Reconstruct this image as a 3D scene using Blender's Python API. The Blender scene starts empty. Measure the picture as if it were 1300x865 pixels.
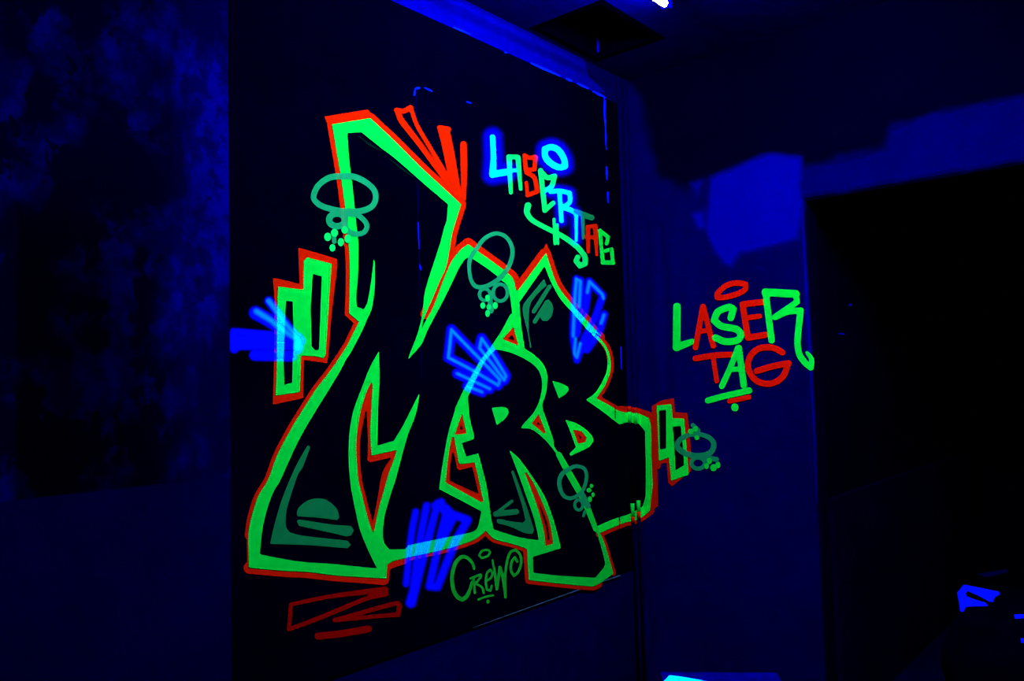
import bpy, bmesh, math, random
import numpy as np
from mathutils import Vector, Matrix

# ------------------------------------------------------------------ camera
W, H = 1300, 865
FOC, YAW, PITCH, ROLL = 1029.32, 0.70730281, 0.05751571, -0.0256227
EYE = Vector((0, 0, 1.5))
sc = bpy.context.scene
C = sc.collection
Fv = Vector((math.cos(YAW)*math.cos(PITCH), math.sin(YAW)*math.cos(PITCH), math.sin(PITCH)))
R0 = Vector((math.sin(YAW), -math.cos(YAW), 0)); U0 = R0.cross(Fv)
cr, sr = math.cos(ROLL), math.sin(ROLL)
Rv = cr*R0 + sr*U0; Uv = -sr*R0 + cr*U0
cam_d = bpy.data.cameras.new('camera'); cam = bpy.data.objects.new('camera', cam_d); C.objects.link(cam)
cam_d.sensor_width = 36; cam_d.lens = FOC/W*36; cam_d.clip_start = 0.02
M3 = Matrix((Rv, Uv, -Fv)).transposed()
cam.matrix_world = Matrix.Translation(EYE) @ M3.to_4x4()
sc.camera = cam

# ------------------------------------------------------------------ light, exposure
sc.view_settings.view_transform = 'Standard'; sc.view_settings.look = 'None'
sc.view_settings.gamma = 1; sc.view_settings.exposure = 0.0
sc.view_settings.use_curve_mapping = False
world = bpy.data.worlds.new('world'); sc.world = world; world.use_nodes = True
world.node_tree.nodes['Background'].inputs[0].default_value = (0, 0, 0, 1)
world.node_tree.nodes['Background'].inputs[1].default_value = 0
LAMP_COL = (0.5, 0.5, 1.5)         # long-wave ultraviolet tubes: mostly violet-blue
TUBE_POWER = 300.0                  # radiance of the tube above the mural
FILL_POWER = 1290.0                 # unseen fill tube added to brighten the walls
sc.cycles.max_bounces = 4
sc.cycles.transparent_max_bounces = 16

# ------------------------------------------------------------------ geometry of the room
def ray(x, y):
    return Rv*((x-650)/FOC) - Uv*((y-432.5)/FOC) + Fv
def on(x, y, ax, val):
    d = ray(x, y); return EYE + d*((val-EYE[ax])/d[ax])
BY = 2.1514                         # face of the mural board
BW = BY + 0.012                     # plaster wall behind the board
EX = on(812, 530, 0, 5)[0]*0 + (ray(812, 530).x/ray(812, 530).y)*BW      # right-hand wall
CEIL = EYE.z + 1.545
PY = BY - 0.07                      # face of the left-hand pier
bR = on(767.5, 123, 1, BY); bTop = bR.z; bBot = on(789, 731, 1, BY).z; bRX = (bR.x + on(789, 731, 1, BY).x)/2
PX = on(291.5, 400, 1, PY).x        # free edge of the pier
bLX = PX + 0.001

# ------------------------------------------------------------------ helpers
def tag(o, label=None, cat=None, group=None, kind=None):
    if label: o['label'] = label
    if cat: o['category'] = cat
    if group: o['group'] = group
    if kind: o['kind'] = kind
    return o
def empty(name, loc, label, cat, group=None):
    o = bpy.data.objects.new(name, None); C.objects.link(o); o.location = loc
    o.empty_display_size = 0.1
    return tag(o, label, cat, group)
def link(name, me, m, parent=None):
    if m: me.materials.append(m)
    o = bpy.data.objects.new(name, me); C.objects.link(o)
    if parent is not None:
        o.parent = parent
        off = Vector((0, 0, 0)); p = parent
        while p is not None: off += p.location; p = p.parent
        me.transform(Matrix.Translation(-off))
    return o
def from_bm(name, bm, m, parent=None, smooth=False):
    me = bpy.data.meshes.new(name); bm.normal_update(); bm.to_mesh(me); bm.free()
    if smooth:
        for p in me.polygons: p.use_smooth = True
    return link(name, me, m, parent)
def add_box(bm, a, b):
    x0, y0, z0 = a; x1, y1, z1 = b
    r = bmesh.ops.create_cube(bm, size=1)
    for v in r['verts']:
        v.co = Vector(((x0+x1)/2+v.co.x*(x1-x0), (y0+y1)/2+v.co.y*(y1-y0), (z0+z1)/2+v.co.z*(z1-z0)))
    return r['verts']
def add_tube(bm, pts, r, n=10, cap=True):
    pts = [Vector(p) for p in pts]; rings = []
    up = Vector((0.13, 0.21, 0.97))
    for i, p in enumerate(pts):
        t = (pts[min(i+1, len(pts)-1)] - pts[max(i-1, 0)]).normalized()
        a = t.cross(up).normalized(); b = t.cross(a)
        rr = r[i] if isinstance(r, (list, tuple)) else r
        rings.append([bm.verts.new(p + (a*math.cos(2*math.pi*k/n) + b*math.sin(2*math.pi*k/n))*rr) for k in range(n)])
    for i in range(len(rings)-1):
        for k in range(n):
            bm.faces.new((rings[i][k], rings[i][(k+1) % n], rings[i+1][(k+1) % n], rings[i+1][k]))
    if cap: bm.faces.new(rings[0][::-1]); bm.faces.new(rings[-1])
def bevel(bm, w, seg=2):
    bmesh.ops.bevel(bm, geom=list(bm.edges), offset=w, segments=seg, affect='EDGES', profile=0.7)

# ------------------------------------------------------------------ materials
def nodes(name):
    m = bpy.data.materials.new(name); m.use_nodes = True; nt = m.node_tree
    for n in list(nt.nodes): nt.nodes.remove(n)
    out = nt.nodes.new('ShaderNodeOutputMaterial')
    return m, nt, out
def N(nt, t, **kw):
    n = nt.nodes.new(t)
    for k, v in kw.items():
        if k in n.inputs.keys(): n.inputs[k].default_value = v
        else: setattr(n, k, v)
    return n
def paint(name, col, var=0.12, alpha=1.0):
    """matte fluorescent spray paint with slightly uneven cover"""
    m, nt, out = nodes(name)
    geo = N(nt, 'ShaderNodeNewGeometry')
    no = N(nt, 'ShaderNodeTexNoise', Scale=26.0, Detail=4.0)
    nt.links.new(geo.outputs['Position'], no.inputs['Vector'])
    mr = N(nt, 'ShaderNodeMapRange'); mr.inputs[1].default_value = .3; mr.inputs[2].default_value = .7
    mr.inputs[3].default_value = 1-var; mr.inputs[4].default_value = 1.0
    nt.links.new(no.outputs['Fac'], mr.inputs[0])
    mul = N(nt, 'ShaderNodeVectorMath', operation='SCALE'); mul.inputs[0].default_value = col
    nt.links.new(mr.outputs[0], mul.inputs['Scale'])
    d = N(nt, 'ShaderNodeBsdfDiffuse'); nt.links.new(mul.outputs[0], d.inputs['Color'])
    if alpha < 1:
        t = N(nt, 'ShaderNodeBsdfTransparent'); mx = N(nt, 'ShaderNodeMixShader'); mx.inputs[0].default_value = alpha
        nt.links.new(t.outputs[0], mx.inputs[1]); nt.links.new(d.outputs[0], mx.inputs[2]); nt.links.new(mx.outputs[0], out.inputs[0])
    else:
        nt.links.new(d.outputs[0], out.inputs[0])
    return m
def mist(name, core, halo, tint=(1, 1, 1)):
    """transparent fluorescent blue spray: dense line ('core') and overspray ('halo') added over what is below"""
    m, nt, out = nodes(name)
    outs = []
    for an, col in (('core', core), ('halo', halo)):
        a = a0 = N(nt, 'ShaderNodeAttribute', attribute_name=an)
        mul = N(nt, 'ShaderNodeVectorMath', operation='SCALE'); mul.inputs[0].default_value = col
        nt.links.new(a.outputs['Fac'], mul.inputs['Scale']); outs.append(mul)
    ad = N(nt, 'ShaderNodeVectorMath', operation='ADD')
    nt.links.new(outs[0].outputs[0], ad.inputs[0]); nt.links.new(outs[1].outputs[0], ad.inputs[1])
    d = N(nt, 'ShaderNodeBsdfDiffuse'); nt.links.new(ad.outputs[0], d.inputs['Color'])
    t = N(nt, 'ShaderNodeBsdfTransparent'); sh = N(nt, 'ShaderNodeAddShader')
    tm = N(nt, 'ShaderNodeMix', data_type='RGBA'); tm.inputs[6].default_value = (1, 1, 1, 1); tm.inputs[7].default_value = (*tint, 1)
    nt.links.new(a0.outputs['Fac'], tm.inputs[0]); nt.links.new(tm.outputs[2], t.inputs['Color'])
    nt.links.new(t.outputs[0], sh.inputs[0]); nt.links.new(d.outputs[0], sh.inputs[1]); nt.links.new(sh.outputs[0], out.inputs[0])
    return m
def plaster(name, lo, hi, scale=2.0, t0=.35, t1=.7, stretch=(1, 1, 1), rough=.9, spec=0.0, fine=.25):
    """dark wall surface: two tones of plaster in blotches"""
    m, nt, out = nodes(name)
    geo = N(nt, 'ShaderNodeNewGeometry')
    mp = N(nt, 'ShaderNodeMapping'); mp.inputs['Scale'].default_value = stretch
    nt.links.new(geo.outputs['Position'], mp.inputs[0])
    no = N(nt, 'ShaderNodeTexNoise', Scale=scale, Detail=8.0, Roughness=.62)
    n2 = N(nt, 'ShaderNodeTexNoise', Scale=scale*9, Detail=5.0, Roughness=.7)
    nt.links.new(mp.outputs[0], no.inputs['Vector']); nt.links.new(mp.outputs[0], n2.inputs['Vector'])
    mr = N(nt, 'ShaderNodeMapRange'); mr.inputs[1].default_value = t0; mr.inputs[2].default_value = t1
    nt.links.new(no.outputs['Fac'], mr.inputs[0])
    mx = N(nt, 'ShaderNodeMix', data_type='RGBA')
    mx.inputs[6].default_value = (*lo, 1); mx.inputs[7].default_value = (*hi, 1)
    nt.links.new(mr.outputs[0], mx.inputs[0])
    m2 = N(nt, 'ShaderNodeMapRange'); m2.inputs[1].default_value = .3; m2.inputs[2].default_value = .7
    m2.inputs[3].default_value = 1-fine; m2.inputs[4].default_value = 1+fine
    nt.links.new(n2.outputs['Fac'], m2.inputs[0])
    mul = N(nt, 'ShaderNodeVectorMath', operation='SCALE')
    nt.links.new(mx.outputs[2], mul.inputs[0]); nt.links.new(m2.outputs[0], mul.inputs['Scale'])
    d = N(nt, 'ShaderNodeBsdfPrincipled'); d.inputs['Roughness'].default_value = rough
    d.inputs['Specular IOR Level'].default_value = spec
    nt.links.new(mul.outputs[0], d.inputs['Base Color'])
    bp = N(nt, 'ShaderNodeBump'); bp.inputs['Strength'].default_value = .25; bp.inputs['Distance'].default_value = .01
    nt.links.new(n2.outputs['Fac'], bp.inputs['Height']); nt.links.new(bp.outputs[0], d.inputs['Normal'])
    nt.links.new(d.outputs[0], out.inputs[0])
    m['albedo'] = 1
    return m
def masked(name, col, fine=.3, scale=14.0):
    """a coat with feathered edges (vertex attribute 'halo' = cover)"""
    m, nt, out = nodes(name)
    geo = N(nt, 'ShaderNodeNewGeometry')
    no = N(nt, 'ShaderNodeTexNoise', Scale=scale, Detail=6.0); nt.links.new(geo.outputs['Position'], no.inputs['Vector'])
    m2 = N(nt, 'ShaderNodeMapRange'); m2.inputs[1].default_value = .3; m2.inputs[2].default_value = .7
    m2.inputs[3].default_value = 1-fine; m2.inputs[4].default_value = 1
    nt.links.new(no.outputs['Fac'], m2.inputs[0])
    mul = N(nt, 'ShaderNodeVectorMath', operation='SCALE'); mul.inputs[0].default_value = col
    nt.links.new(m2.outputs[0], mul.inputs['Scale'])
    d = N(nt, 'ShaderNodeBsdfDiffuse'); nt.links.new(mul.outputs[0], d.inputs['Color'])
    t = N(nt, 'ShaderNodeBsdfTransparent'); mx = N(nt, 'ShaderNodeMixShader')
    a = N(nt, 'ShaderNodeAttribute', attribute_name='halo'); nt.links.new(a.outputs['Fac'], mx.inputs[0])
    nt.links.new(t.outputs[0], mx.inputs[1]); nt.links.new(d.outputs[0], mx.inputs[2]); nt.links.new(mx.outputs[0], out.inputs[0])
    return m
def emit(name, col, s):
    m, nt, out = nodes(name)
    e = N(nt, 'ShaderNodeEmission'); e.inputs[0].default_value = (*col, 1); e.inputs[1].default_value = s
    nt.links.new(e.outputs[0], out.inputs[0]); return m
GREEN = paint('fluorescent_green', (0.0, 0.72, 0.019))
GREENR = paint('lit_fluorescent_green', (0.0, 0.95, 0.02))  # lighter copy of the green: stronger light at right put into its colour
REDR = paint('lit_fluorescent_red', (0.75, 0.006, 0.0))  # lighter copy of the red, again with the light put into its colour
TEAL = paint('fluorescent_mint', (0.005, 0.32, 0.05), alpha=.85)
TEALD = paint('thin_mint', (0.003, 0.18, 0.022))
MINT = paint('bright_mint', (0.002, 0.7, 0.045))
DGREEN = paint('thin_green', (0.006, 0.42, 0.012), var=.3)
RED = paint('fluorescent_red', (0.50, 0.008, 0.0))
BLACK = paint('black_paint', (0.0, 0.0, 0.0015))
CYAN = paint('fluorescent_cyan', (0.0, 0.72, 0.42), var=.05)
MIST = mist('blue_mist', (0.0, 0.34, 0.3), (0.0, 0.002, 0.9), (.12, .92, 1))
HALO = mist('blue_halo', (0.0, 0.0, 0.3), (0.0, 0.0, 0.5))  # soft blue halo around the cyan letters, put into the colour

# ------------------------------------------------------------------ traced paint
CR = dict(A=(300,120,5), B=(300,280,5), C=(300,440,5), D=(300,600,3.2642), E=(500,120,5.09), F=(520,280,6.18),
          G=(540,400,6.18), H=(540,520,6.18), I=(500,620,5.405), J=(600,150,4.325), K=(680,300,6.18), L=(670,420,5.405),
          M=(640,560,4.325), N=(780,480,5.406), O=(840,340,4.552), P=(360,700,6.5), Q=(380,210,7.208), R=(560,690,9.608),
          S=(700,340,6.656), T=(610,160,4.55), U=(690,580,9.61), V=(500,625,5.764), W=(280,380,8.65), Z=(0,0,1))
def c(k, *p):
    ox, oy, s = CR[k]; return [(ox+p[i]/s, oy+p[i+1]/s) for i in range(0, len(p), 2)]
def smooth(pts, closed=True, sub=4, keep=38, wid=None):
    n = len(pts); P = [np.array(p, float) for p in pts]; out = []; wo = []
    def sharp(i):
        if not closed and (i == 0 or i == n-1): return True
        a = P[i]-P[i-1]; b = P[(i+1) % n]-P[i]
        na, nb = np.linalg.norm(a), np.linalg.norm(b)
        if na < 1e-6 or nb < 1e-6: return True
        return math.degrees(math.acos(max(-1, min(1, float(a@b)/(na*nb))))) > keep
    T = []
    for i in range(n):
        if sharp(i): T.append(None)
        else: T.append((P[(i+1) % n]-P[i-1])/2)
    for i in range(n if closed else n-1):
        j = (i+1) % n; d = P[j]-P[i]; L = np.linalg.norm(d)
        def lim(t):
            l = np.linalg.norm(t); return t if l < L*1.0 else t*(L/l)
        ta = lim(T[i]) if T[i] is not None else d
        tb = lim(T[j]) if T[j] is not None else d
        k = 1 if (T[i] is None and T[j] is None) else sub
        for s in range(k):
            t = s/k; t2, t3 = t*t, t*t*t
            out.append((2*t3-3*t2+1)*P[i] + (t3-2*t2+t)*ta + (-2*t3+3*t2)*P[j] + (t3-t2)*tb)
            if wid: wo.append(wid[i]*(1-t)+wid[j]*t)
    if not closed:
        out.append(P[-1])
        if wid: wo.append(wid[-1])
    out = np.array(out)
    return (out, wo) if wid else out
def seg_d(X, Y, a, b, wa=0, wb=0):
    dx, dy = b[0]-a[0], b[1]-a[1]; L2 = dx*dx+dy*dy+1e-9
    t = np.clip(((X-a[0])*dx+(Y-a[1])*dy)/L2, 0, 1)
    return np.hypot(X-a[0]-t*dx, Y-a[1]-t*dy) - (wa+(wb-wa)*t)/2
def S(k, w, *p, closed=False, keep=60):
    """a sprayed line: crop key, width(s) in crop units, points"""
    pts = c(k, *p); s = CR[k][2]/(1.22 if k == 'T' else 1.0)     # widths only
    ww = [x/s for x in w] if isinstance(w, (list, tuple)) else [w/s]*len(pts)
    if len(ww) != len(pts): ww = list(np.interp(np.linspace(0, 1, len(pts)), np.linspace(0, 1, len(ww)), ww))
    q, wo = smooth(pts, closed, 4, keep, ww)
    q = list(q)
    if closed: q.append(q[0]); wo.append(wo[0])
    return ('s', np.array(q), wo)
def DOT(k, *p):
    s = CR[k][2]; ox, oy = CR[k][:2]
    return [('e', np.array([[ox+p[i]/s, oy+p[i+1]/s]]), (p[i+2]/s, p[i+3]/s)) for i in range(0, len(p), 4)]
def PG(*loops, sm=True):
    return ('p', [smooth(l) if sm else np.array(l) for l in loops], None)
def RIM(loop, w, closed=True):
    q = smooth(loop, closed); q = list(q)
    if closed: q.append(q[0])
    return ('s', np.array(q), [w]*len(q))
def sdf(X, Y, items):
    D = np.full(X.shape, 1e3)
    for kind, g, w in items:
        if kind == 's':
            for i in range(len(g)-1): D = np.minimum(D, seg_d(X, Y, g[i], g[i+1], w[i], w[i+1]))
        elif kind == 'e':
            r = np.hypot((X-g[0][0])/w[0], (Y-g[0][1])/w[1]); D = np.minimum(D, (r-1)*min(w))
        else:
            ins = np.zeros(X.shape, bool); d = np.full(X.shape, 1e3)
            for lp in g:
                for i in range(len(lp)):
                    a, b = lp[i], lp[(i+1) % len(lp)]
                    d = np.minimum(d, seg_d(X, Y, a, b))
                    cond = ((a[1] > Y) != (b[1] > Y))
                    xi = a[0] + (Y-a[1])*(b[0]-a[0])/((b[1]-a[1]) if abs(b[1]-a[1]) > 1e-9 else 1e-9)
                    ins ^= cond & (X < xi)
            D = np.minimum(D, np.where(ins, -d, d))
    return D
def bounds(items, pad):
    xs = []; 
    for kind, g, w in items:
        gg = np.concatenate(g) if kind == 'p' else g
        m = max(w)/2+max(w)/2 if (w is not None and len(w)) else 0
        xs.append([gg[:, 0].min()-m, gg[:, 1].min()-m, gg[:, 0].max()+m, gg[:, 1].max()+m])
    xs = np.array(xs)
    return xs[:, 0].min()-pad, xs[:, 1].min()-pad, xs[:, 2].max()+pad, xs[:, 3].max()+pad
XB = [(767.5, 123), (789, 731)]     # right edge of the board
def where(x, y, off):
    """traced point -> point on the painted surface, 'off' metres in front of it"""
    q = on(x, y, 1, BY)
    if q.x <= bRX: return on(x, y, 1, BY-off)
    q = on(x, y, 1, BW)
    if q.x <= EX: 
        q = on(x, y, 1, BW-off); q.x = min(q.x, EX-off); return q
    return on(x, y, 0, EX-off)
def grid(items, step, pad):
    x0, y0, x1, y1 = bounds(items, pad)
    nx = int((x1-x0)/step)+2; ny = int((y1-y0)/step)+2
    return np.meshgrid(x0+np.arange(nx)*step, y0+np.arange(ny)*step)
FILMS = [0]
def film(name, items, mat, off, parent=None, step=1.3):
    """a coat of paint: the union of the traced shapes"""
    FILMS[0] += 1; off += (FILMS[0] % 40)*1.5e-5      # every coat lies on the one before it
    X, Y = grid(items, step, 2.5*step); D = sdf(X, Y, items)
    ny, nx = X.shape; verts = []; faces = []; key = {}
    def vk(k, x, y):
        if k not in key: key[k] = len(verts); verts.append(where(x, y, off))
        return key[k]
    act = np.argwhere((D[:-1, :-1] < 0) | (D[1:, :-1] < 0) | (D[:-1, 1:] < 0) | (D[1:, 1:] < 0))
    for j, i in act:
        cs = [(j, i), (j+1, i), (j+1, i+1), (j, i+1)]; f = []
        for a in range(4):
            p, q = cs[a], cs[(a+1) % 4]; dp, dq = D[p], D[q]
            if dp < 0: f.append(vk(p, X[p], Y[p]))
            if (dp < 0) != (dq < 0):
                t = dp/(dp-dq); f.append(vk((min(p, q), max(p, q)), X[p]+(X[q]-X[p])*t, Y[p]+(Y[q]-Y[p])*t))
        if len(f) > 2: faces.append(f)
    me = bpy.data.meshes.new(name); me.from_pydata(verts, [], faces); me.update()
    return link(name, me, mat, parent)
def soft(name, items, mat, off, parent=None, step=1.6, edge=3.0, core=None, pad=None, noise=0, shift=0):
    """sprayed mist: attribute 'halo' fades over 'edge' pixels, 'core' marks the dense lines"""
    X, Y = grid(items, step, (pad or edge)+2*step); D = sdf(X, Y, items)
    if noise:
        rng = np.random.RandomState(5)
        for s in (24, 11, 5):
            ph = rng.rand(4)*6.28; D = D + noise*s/24*(np.sin(X/s*2+ph[0]+2*np.sin(Y/s*1.3+ph[2]))+np.sin(Y/s*2+ph[1]+2*np.sin(X/s*1.1+ph[3])))
    h = np.clip(.5 - (D-shift)/(2*edge), 0, 1); h = h*h*(3-2*h)
    k = np.zeros_like(h)
    if core:
        Dc = sdf(X, Y, core[0]); k = np.clip(.5-Dc/(2*core[1]), 0, 1)
    ny, nx = X.shape; on_ = (np.maximum(h, k) > .006); verts = []; faces = []; key = {}; hv = []; kv = []
    def vk(j, i):
        if (j, i) not in key:
            key[(j, i)] = len(verts); verts.append(where(X[j, i], Y[j, i], off)); hv.append(h[j, i]); kv.append(k[j, i])
        return key[(j, i)]
    act = np.argwhere(on_[:-1, :-1] | on_[1:, :-1] | on_[:-1, 1:] | on_[1:, 1:])
    for j, i in act: faces.append([vk(j, i), vk(j+1, i), vk(j+1, i+1), vk(j, i+1)])
    me = bpy.data.meshes.new(name); me.from_pydata(verts, [], faces); me.update()
    for nm, vals in (('halo', hv), ('core', kv)):
        a = me.attributes.new(nm, 'FLOAT', 'POINT'); a.data.foreach_set('value', vals)
    return link(name, me, mat, parent)

# ================================================================== SETTING
WALLB = plaster('pale_plaster', (0, 0, .016), (0, 0, .024), 1.6)
bm = bmesh.new(); add_box(bm, (PX-.4, BW, 0), (EX+.3, BW+.2, CEIL)); tag(from_bm('wall_back', bm, WALLB), kind='structure')

# left-hand pier with peeling paint above a smoother dado
def pier_material():
    m, nt, out = nodes('peeling_wall')
    L = nt.links.new
    geo = N(nt, 'ShaderNodeNewGeometry'); sx = N(nt, 'ShaderNodeSeparateXYZ'); L(geo.outputs['Position'], sx.inputs[0])
    def ramp(src, a, b):
        r = N(nt, 'ShaderNodeMapRange', interpolation_type='SMOOTHSTEP'); r.inputs[1].default_value = a; r.inputs[2].default_value = b; L(src, r.inputs[0]); return r.outputs[0]
    def math_(op, a, b):
        r = N(nt, 'ShaderNodeMath', operation=op)
        for i, v in enumerate((a, b)):
            if isinstance(v, (int, float)): r.inputs[i].default_value = v
            else: L(v, r.inputs[i])
        return r.outputs[0]
    def noise(s, d=8, st=(1, 1, 1)):
        mp = N(nt, 'ShaderNodeMapping'); mp.inputs['Scale'].default_value = st; L(geo.outputs['Position'], mp.inputs[0])
        r = N(nt, 'ShaderNodeTexNoise', Scale=s, Detail=float(d), Roughness=.62); L(mp.outputs[0], r.inputs['Vector']); return r.outputs['Fac']
    big = noise(3.2); flake = noise(9.0, 9, (1, 1, .6)); col = noise(5.0, 9, (1, 1, .45))
    xe = on(215, 300, 1, PY).x
    flk2 = noise(16.0, 9, (1, 1, .8)); strip = ramp(math_('ADD', sx.outputs[0], math_('MULTIPLY', math_('SUBTRACT', col, .5), .25)), xe-.05, xe+.06)
    bare = math_('MULTIPLY', math_('MULTIPLY', ramp(flake, .47, .53), ramp(big, .42, .56)), math_('ADD', .35, ramp(flk2, .4, .62)))
    base = math_('ADD', .0035, math_('MULTIPLY', bare, .022))
    stripv = math_('ADD', .010, math_('MULTIPLY', math_('MULTIPLY', ramp(col, .44, .60), math_('ADD', .3, ramp(flk2, .42, .58))), .042))
    up = N(nt, 'ShaderNodeMix'); L(strip, up.inputs[0]); L(base, up.inputs[2]); L(stripv, up.inputs[3])
    # square of unpainted dark render on the left
    x0 = on(14, 470, 1, PY).x; x1 = on(185, 470, 1, PY).x; z1 = on(100, 300, 1, PY).z; zd = (on(14, 633, 1, PY).z+on(218, 616, 1, PY).z)/2
    dark = math_('MULTIPLY', math_('MULTIPLY', ramp(sx.outputs[0], x0, x0+.02), math_('SUBTRACT', 1, ramp(math_('ADD', sx.outputs[0], math_('MULTIPLY', big, .3)), x1, x1+.35))),
                 math_('SUBTRACT', 1, ramp(math_('ADD', sx.outputs[2], math_('MULTIPLY', big, .3)), z1, z1+.4)))
    up2 = math_('MULTIPLY', up.outputs[0], math_('SUBTRACT', 1, math_('MULTIPLY', dark, .75)))
    dado = math_('ADD', .0125, math_('MULTIPLY', math_('SUBTRACT', big, .5), .015))
    fin = N(nt, 'ShaderNodeMix'); L(ramp(sx.outputs[2], zd-.004, zd+.004), fin.inputs[0]); L(dado, fin.inputs[2]); L(up2, fin.inputs[3])
    cc = N(nt, 'ShaderNodeCombineXYZ'); L(fin.outputs[0], cc.inputs[2])
    d = N(nt, 'ShaderNodeBsdfDiffuse'); L(cc.outputs[0], d.inputs['Color'])
    bp = N(nt, 'ShaderNodeBump'); bp.inputs['Strength'].default_value = .5; bp.inputs['Distance'].default_value = .02; L(flake, bp.inputs['Height']); L(bp.outputs[0], d.inputs['Normal'])
    L(d.outputs[0], out.inputs[0]); return m
bm = bmesh.new(); vs = add_box(bm, (-2.2, PY, 0), (PX, BW, CEIL))
tag(from_bm('wall_left', bm, pier_material()), kind='structure')

# right-hand wall with the doorway
DY = (on(1020, 252, 0, EX).y + on(1043, 800, 0, EX).y)/2      # near-corner jamb of the opening
DZ = (on(1020.5, 251.5, 0, EX).z + on(1300, 203.3, 0, EX).z)/2
DYE = DY - 1.35; TH = 0.11
RW = plaster('old_blue_grey_plaster', (0, 0, .024), (0, 0, .040), 1.3, fine=.12)
bm = bmesh.new()
add_box(bm, (EX, DY, 0), (EX+TH, BW, CEIL)); add_box(bm, (EX, DYE, DZ), (EX+TH, DY, CEIL)); add_box(bm, (EX, DYE-1.2, 0), (EX+TH, DYE, CEIL))
bmesh.ops.remove_doubles(bm, verts=bm.verts, dist=1e-5)
wr = tag(from_bm('wall_right', bm, RW), kind='structure')
dk = plaster('dark_upper_coat', (0, 0, .010), (0, 0, .016), 2)
PATCH = masked('bare_plaster', (0, 0, .135), .15, 6)
PATCH2 = masked('thin_whitewash', (0, 0, .042), .25, 5)
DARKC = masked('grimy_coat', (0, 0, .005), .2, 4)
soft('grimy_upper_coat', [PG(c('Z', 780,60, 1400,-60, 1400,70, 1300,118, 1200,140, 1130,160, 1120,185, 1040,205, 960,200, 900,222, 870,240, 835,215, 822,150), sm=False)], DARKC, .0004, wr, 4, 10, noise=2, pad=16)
soft('whitewash_band', [PG(c('Z', 1015,215, 1125,190, 1128,163, 1190,142, 1300,122, 1420,100, 1420,180, 1300,203, 1020,251, 1008,251), sm=False)], PATCH2, .0008, wr, 2.4, 4, noise=.8)
soft('bare_plaster_patch', [PG(c('Z', 903,226, 935,212, 975,196, 1016,200, 1018,252, 1014,305, 985,312, 940,320, 928,338, 918,335, 903,312, 897,280, 899,250)), PG(c('Z', 875,232, 893,229, 890,238, 886,250)), PG(c('Z', 881,272, 893,268, 895,288, 886,290))], PATCH, .0012, wr, 2, 5, noise=.8)
soft('pale_streak', [S('Z', [14, 22, 26, 16], 834,290, 836,360, 838,430, 842,500), S('Z', [10, 30, 10], 815,760, 817,800, 818,840)], masked('lamp_lit_band', (0, 0, .042), .2, 6), .0004, wr, 3, 9, pad=10, noise=.6)  # lamp-lit column of the wall, put in as paler colour
soft('arris_highlight', [S('Z', [3, 5, 5, 3, 1], 1017.5,255, 1023,360, 1028,450, 1034,560, 1037,640)], masked('arris_highlight_tone', (0, 0, .10), .3, 6), .0008, wr, 1.5, 1.5, pad=3)  # highlight along the door edge, painted on as a pale strip
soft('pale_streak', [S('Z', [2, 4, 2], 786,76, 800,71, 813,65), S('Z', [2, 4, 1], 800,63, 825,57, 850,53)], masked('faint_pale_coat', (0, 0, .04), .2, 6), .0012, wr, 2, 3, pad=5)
# dark reveal around the opening
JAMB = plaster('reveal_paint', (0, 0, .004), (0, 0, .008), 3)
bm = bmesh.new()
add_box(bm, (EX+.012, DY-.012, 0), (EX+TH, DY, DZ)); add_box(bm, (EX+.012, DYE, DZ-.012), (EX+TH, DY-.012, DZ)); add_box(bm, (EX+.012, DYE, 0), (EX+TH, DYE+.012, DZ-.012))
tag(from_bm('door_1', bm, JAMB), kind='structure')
# passage beyond the doorway
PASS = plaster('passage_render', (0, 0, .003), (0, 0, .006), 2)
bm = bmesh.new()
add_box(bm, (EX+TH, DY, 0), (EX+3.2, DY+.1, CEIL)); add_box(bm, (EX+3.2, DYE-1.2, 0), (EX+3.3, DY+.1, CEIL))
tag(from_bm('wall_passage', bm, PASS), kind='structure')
zp = (on(1065, 627, 1, DY).z + on(1150, 600, 1, DY).z)/2
bm = bmesh.new(); add_box(bm, (EX+TH, DY-.03, 0), (EX+3.2, DY, zp)); tag(from_bm('trim_1', bm, plaster('dado_board', (0, 0, .006), (0, 0, .012), 2)), kind='structure')
# floor and ceiling
bm = bmesh.new(); add_box(bm, (-2.2, -1.6, -.1), (EX+3.3, BW+.2, 0)); tag(from_bm('floor', bm, plaster('worn_concrete', (0, 0, .01), (0, 0, .02), 2)), kind='structure')
hn = on(762, 5, 2, CEIL); hl = on(703, 29, 2, CEIL); hf = on(756, 74, 2, CEIL); hr = on(838, 46, 2, CEIL)
hx0 = (hn.x+hl.x)/2; hx0 = hn.x; hy0 = hn.y; hx1 = min(EX-.06, max(hr.x, hf.x)); hy1 = min(BW-.06, max(hl.y, hf.y))
CE = plaster('ceiling_plaster', (0, 0, .04), (0, 0, .08), 1.2)
bm = bmesh.new()
X0, X1, Y0, Y1, T = -2.2, EX+3.3, -1.6, BW+.2, .06
q_ = .03
for a, b in (((X0, Y0), (X1, hy0-q_)), ((X0, hy1+q_), (X1, Y1)), ((X0, hy0-q_), (hx0-q_, hy1+q_)), ((hx1+q_, hy0-q_), (X1, hy1+q_))):
    add_box(bm, (a[0], a[1], CEIL), (b[0], b[1], CEIL+T))
ce = tag(from_bm('ceiling', bm, CE), kind='structure')
bm = bmesh.new(); hz = CEIL+.5        # dark shaft above the opening
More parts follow.
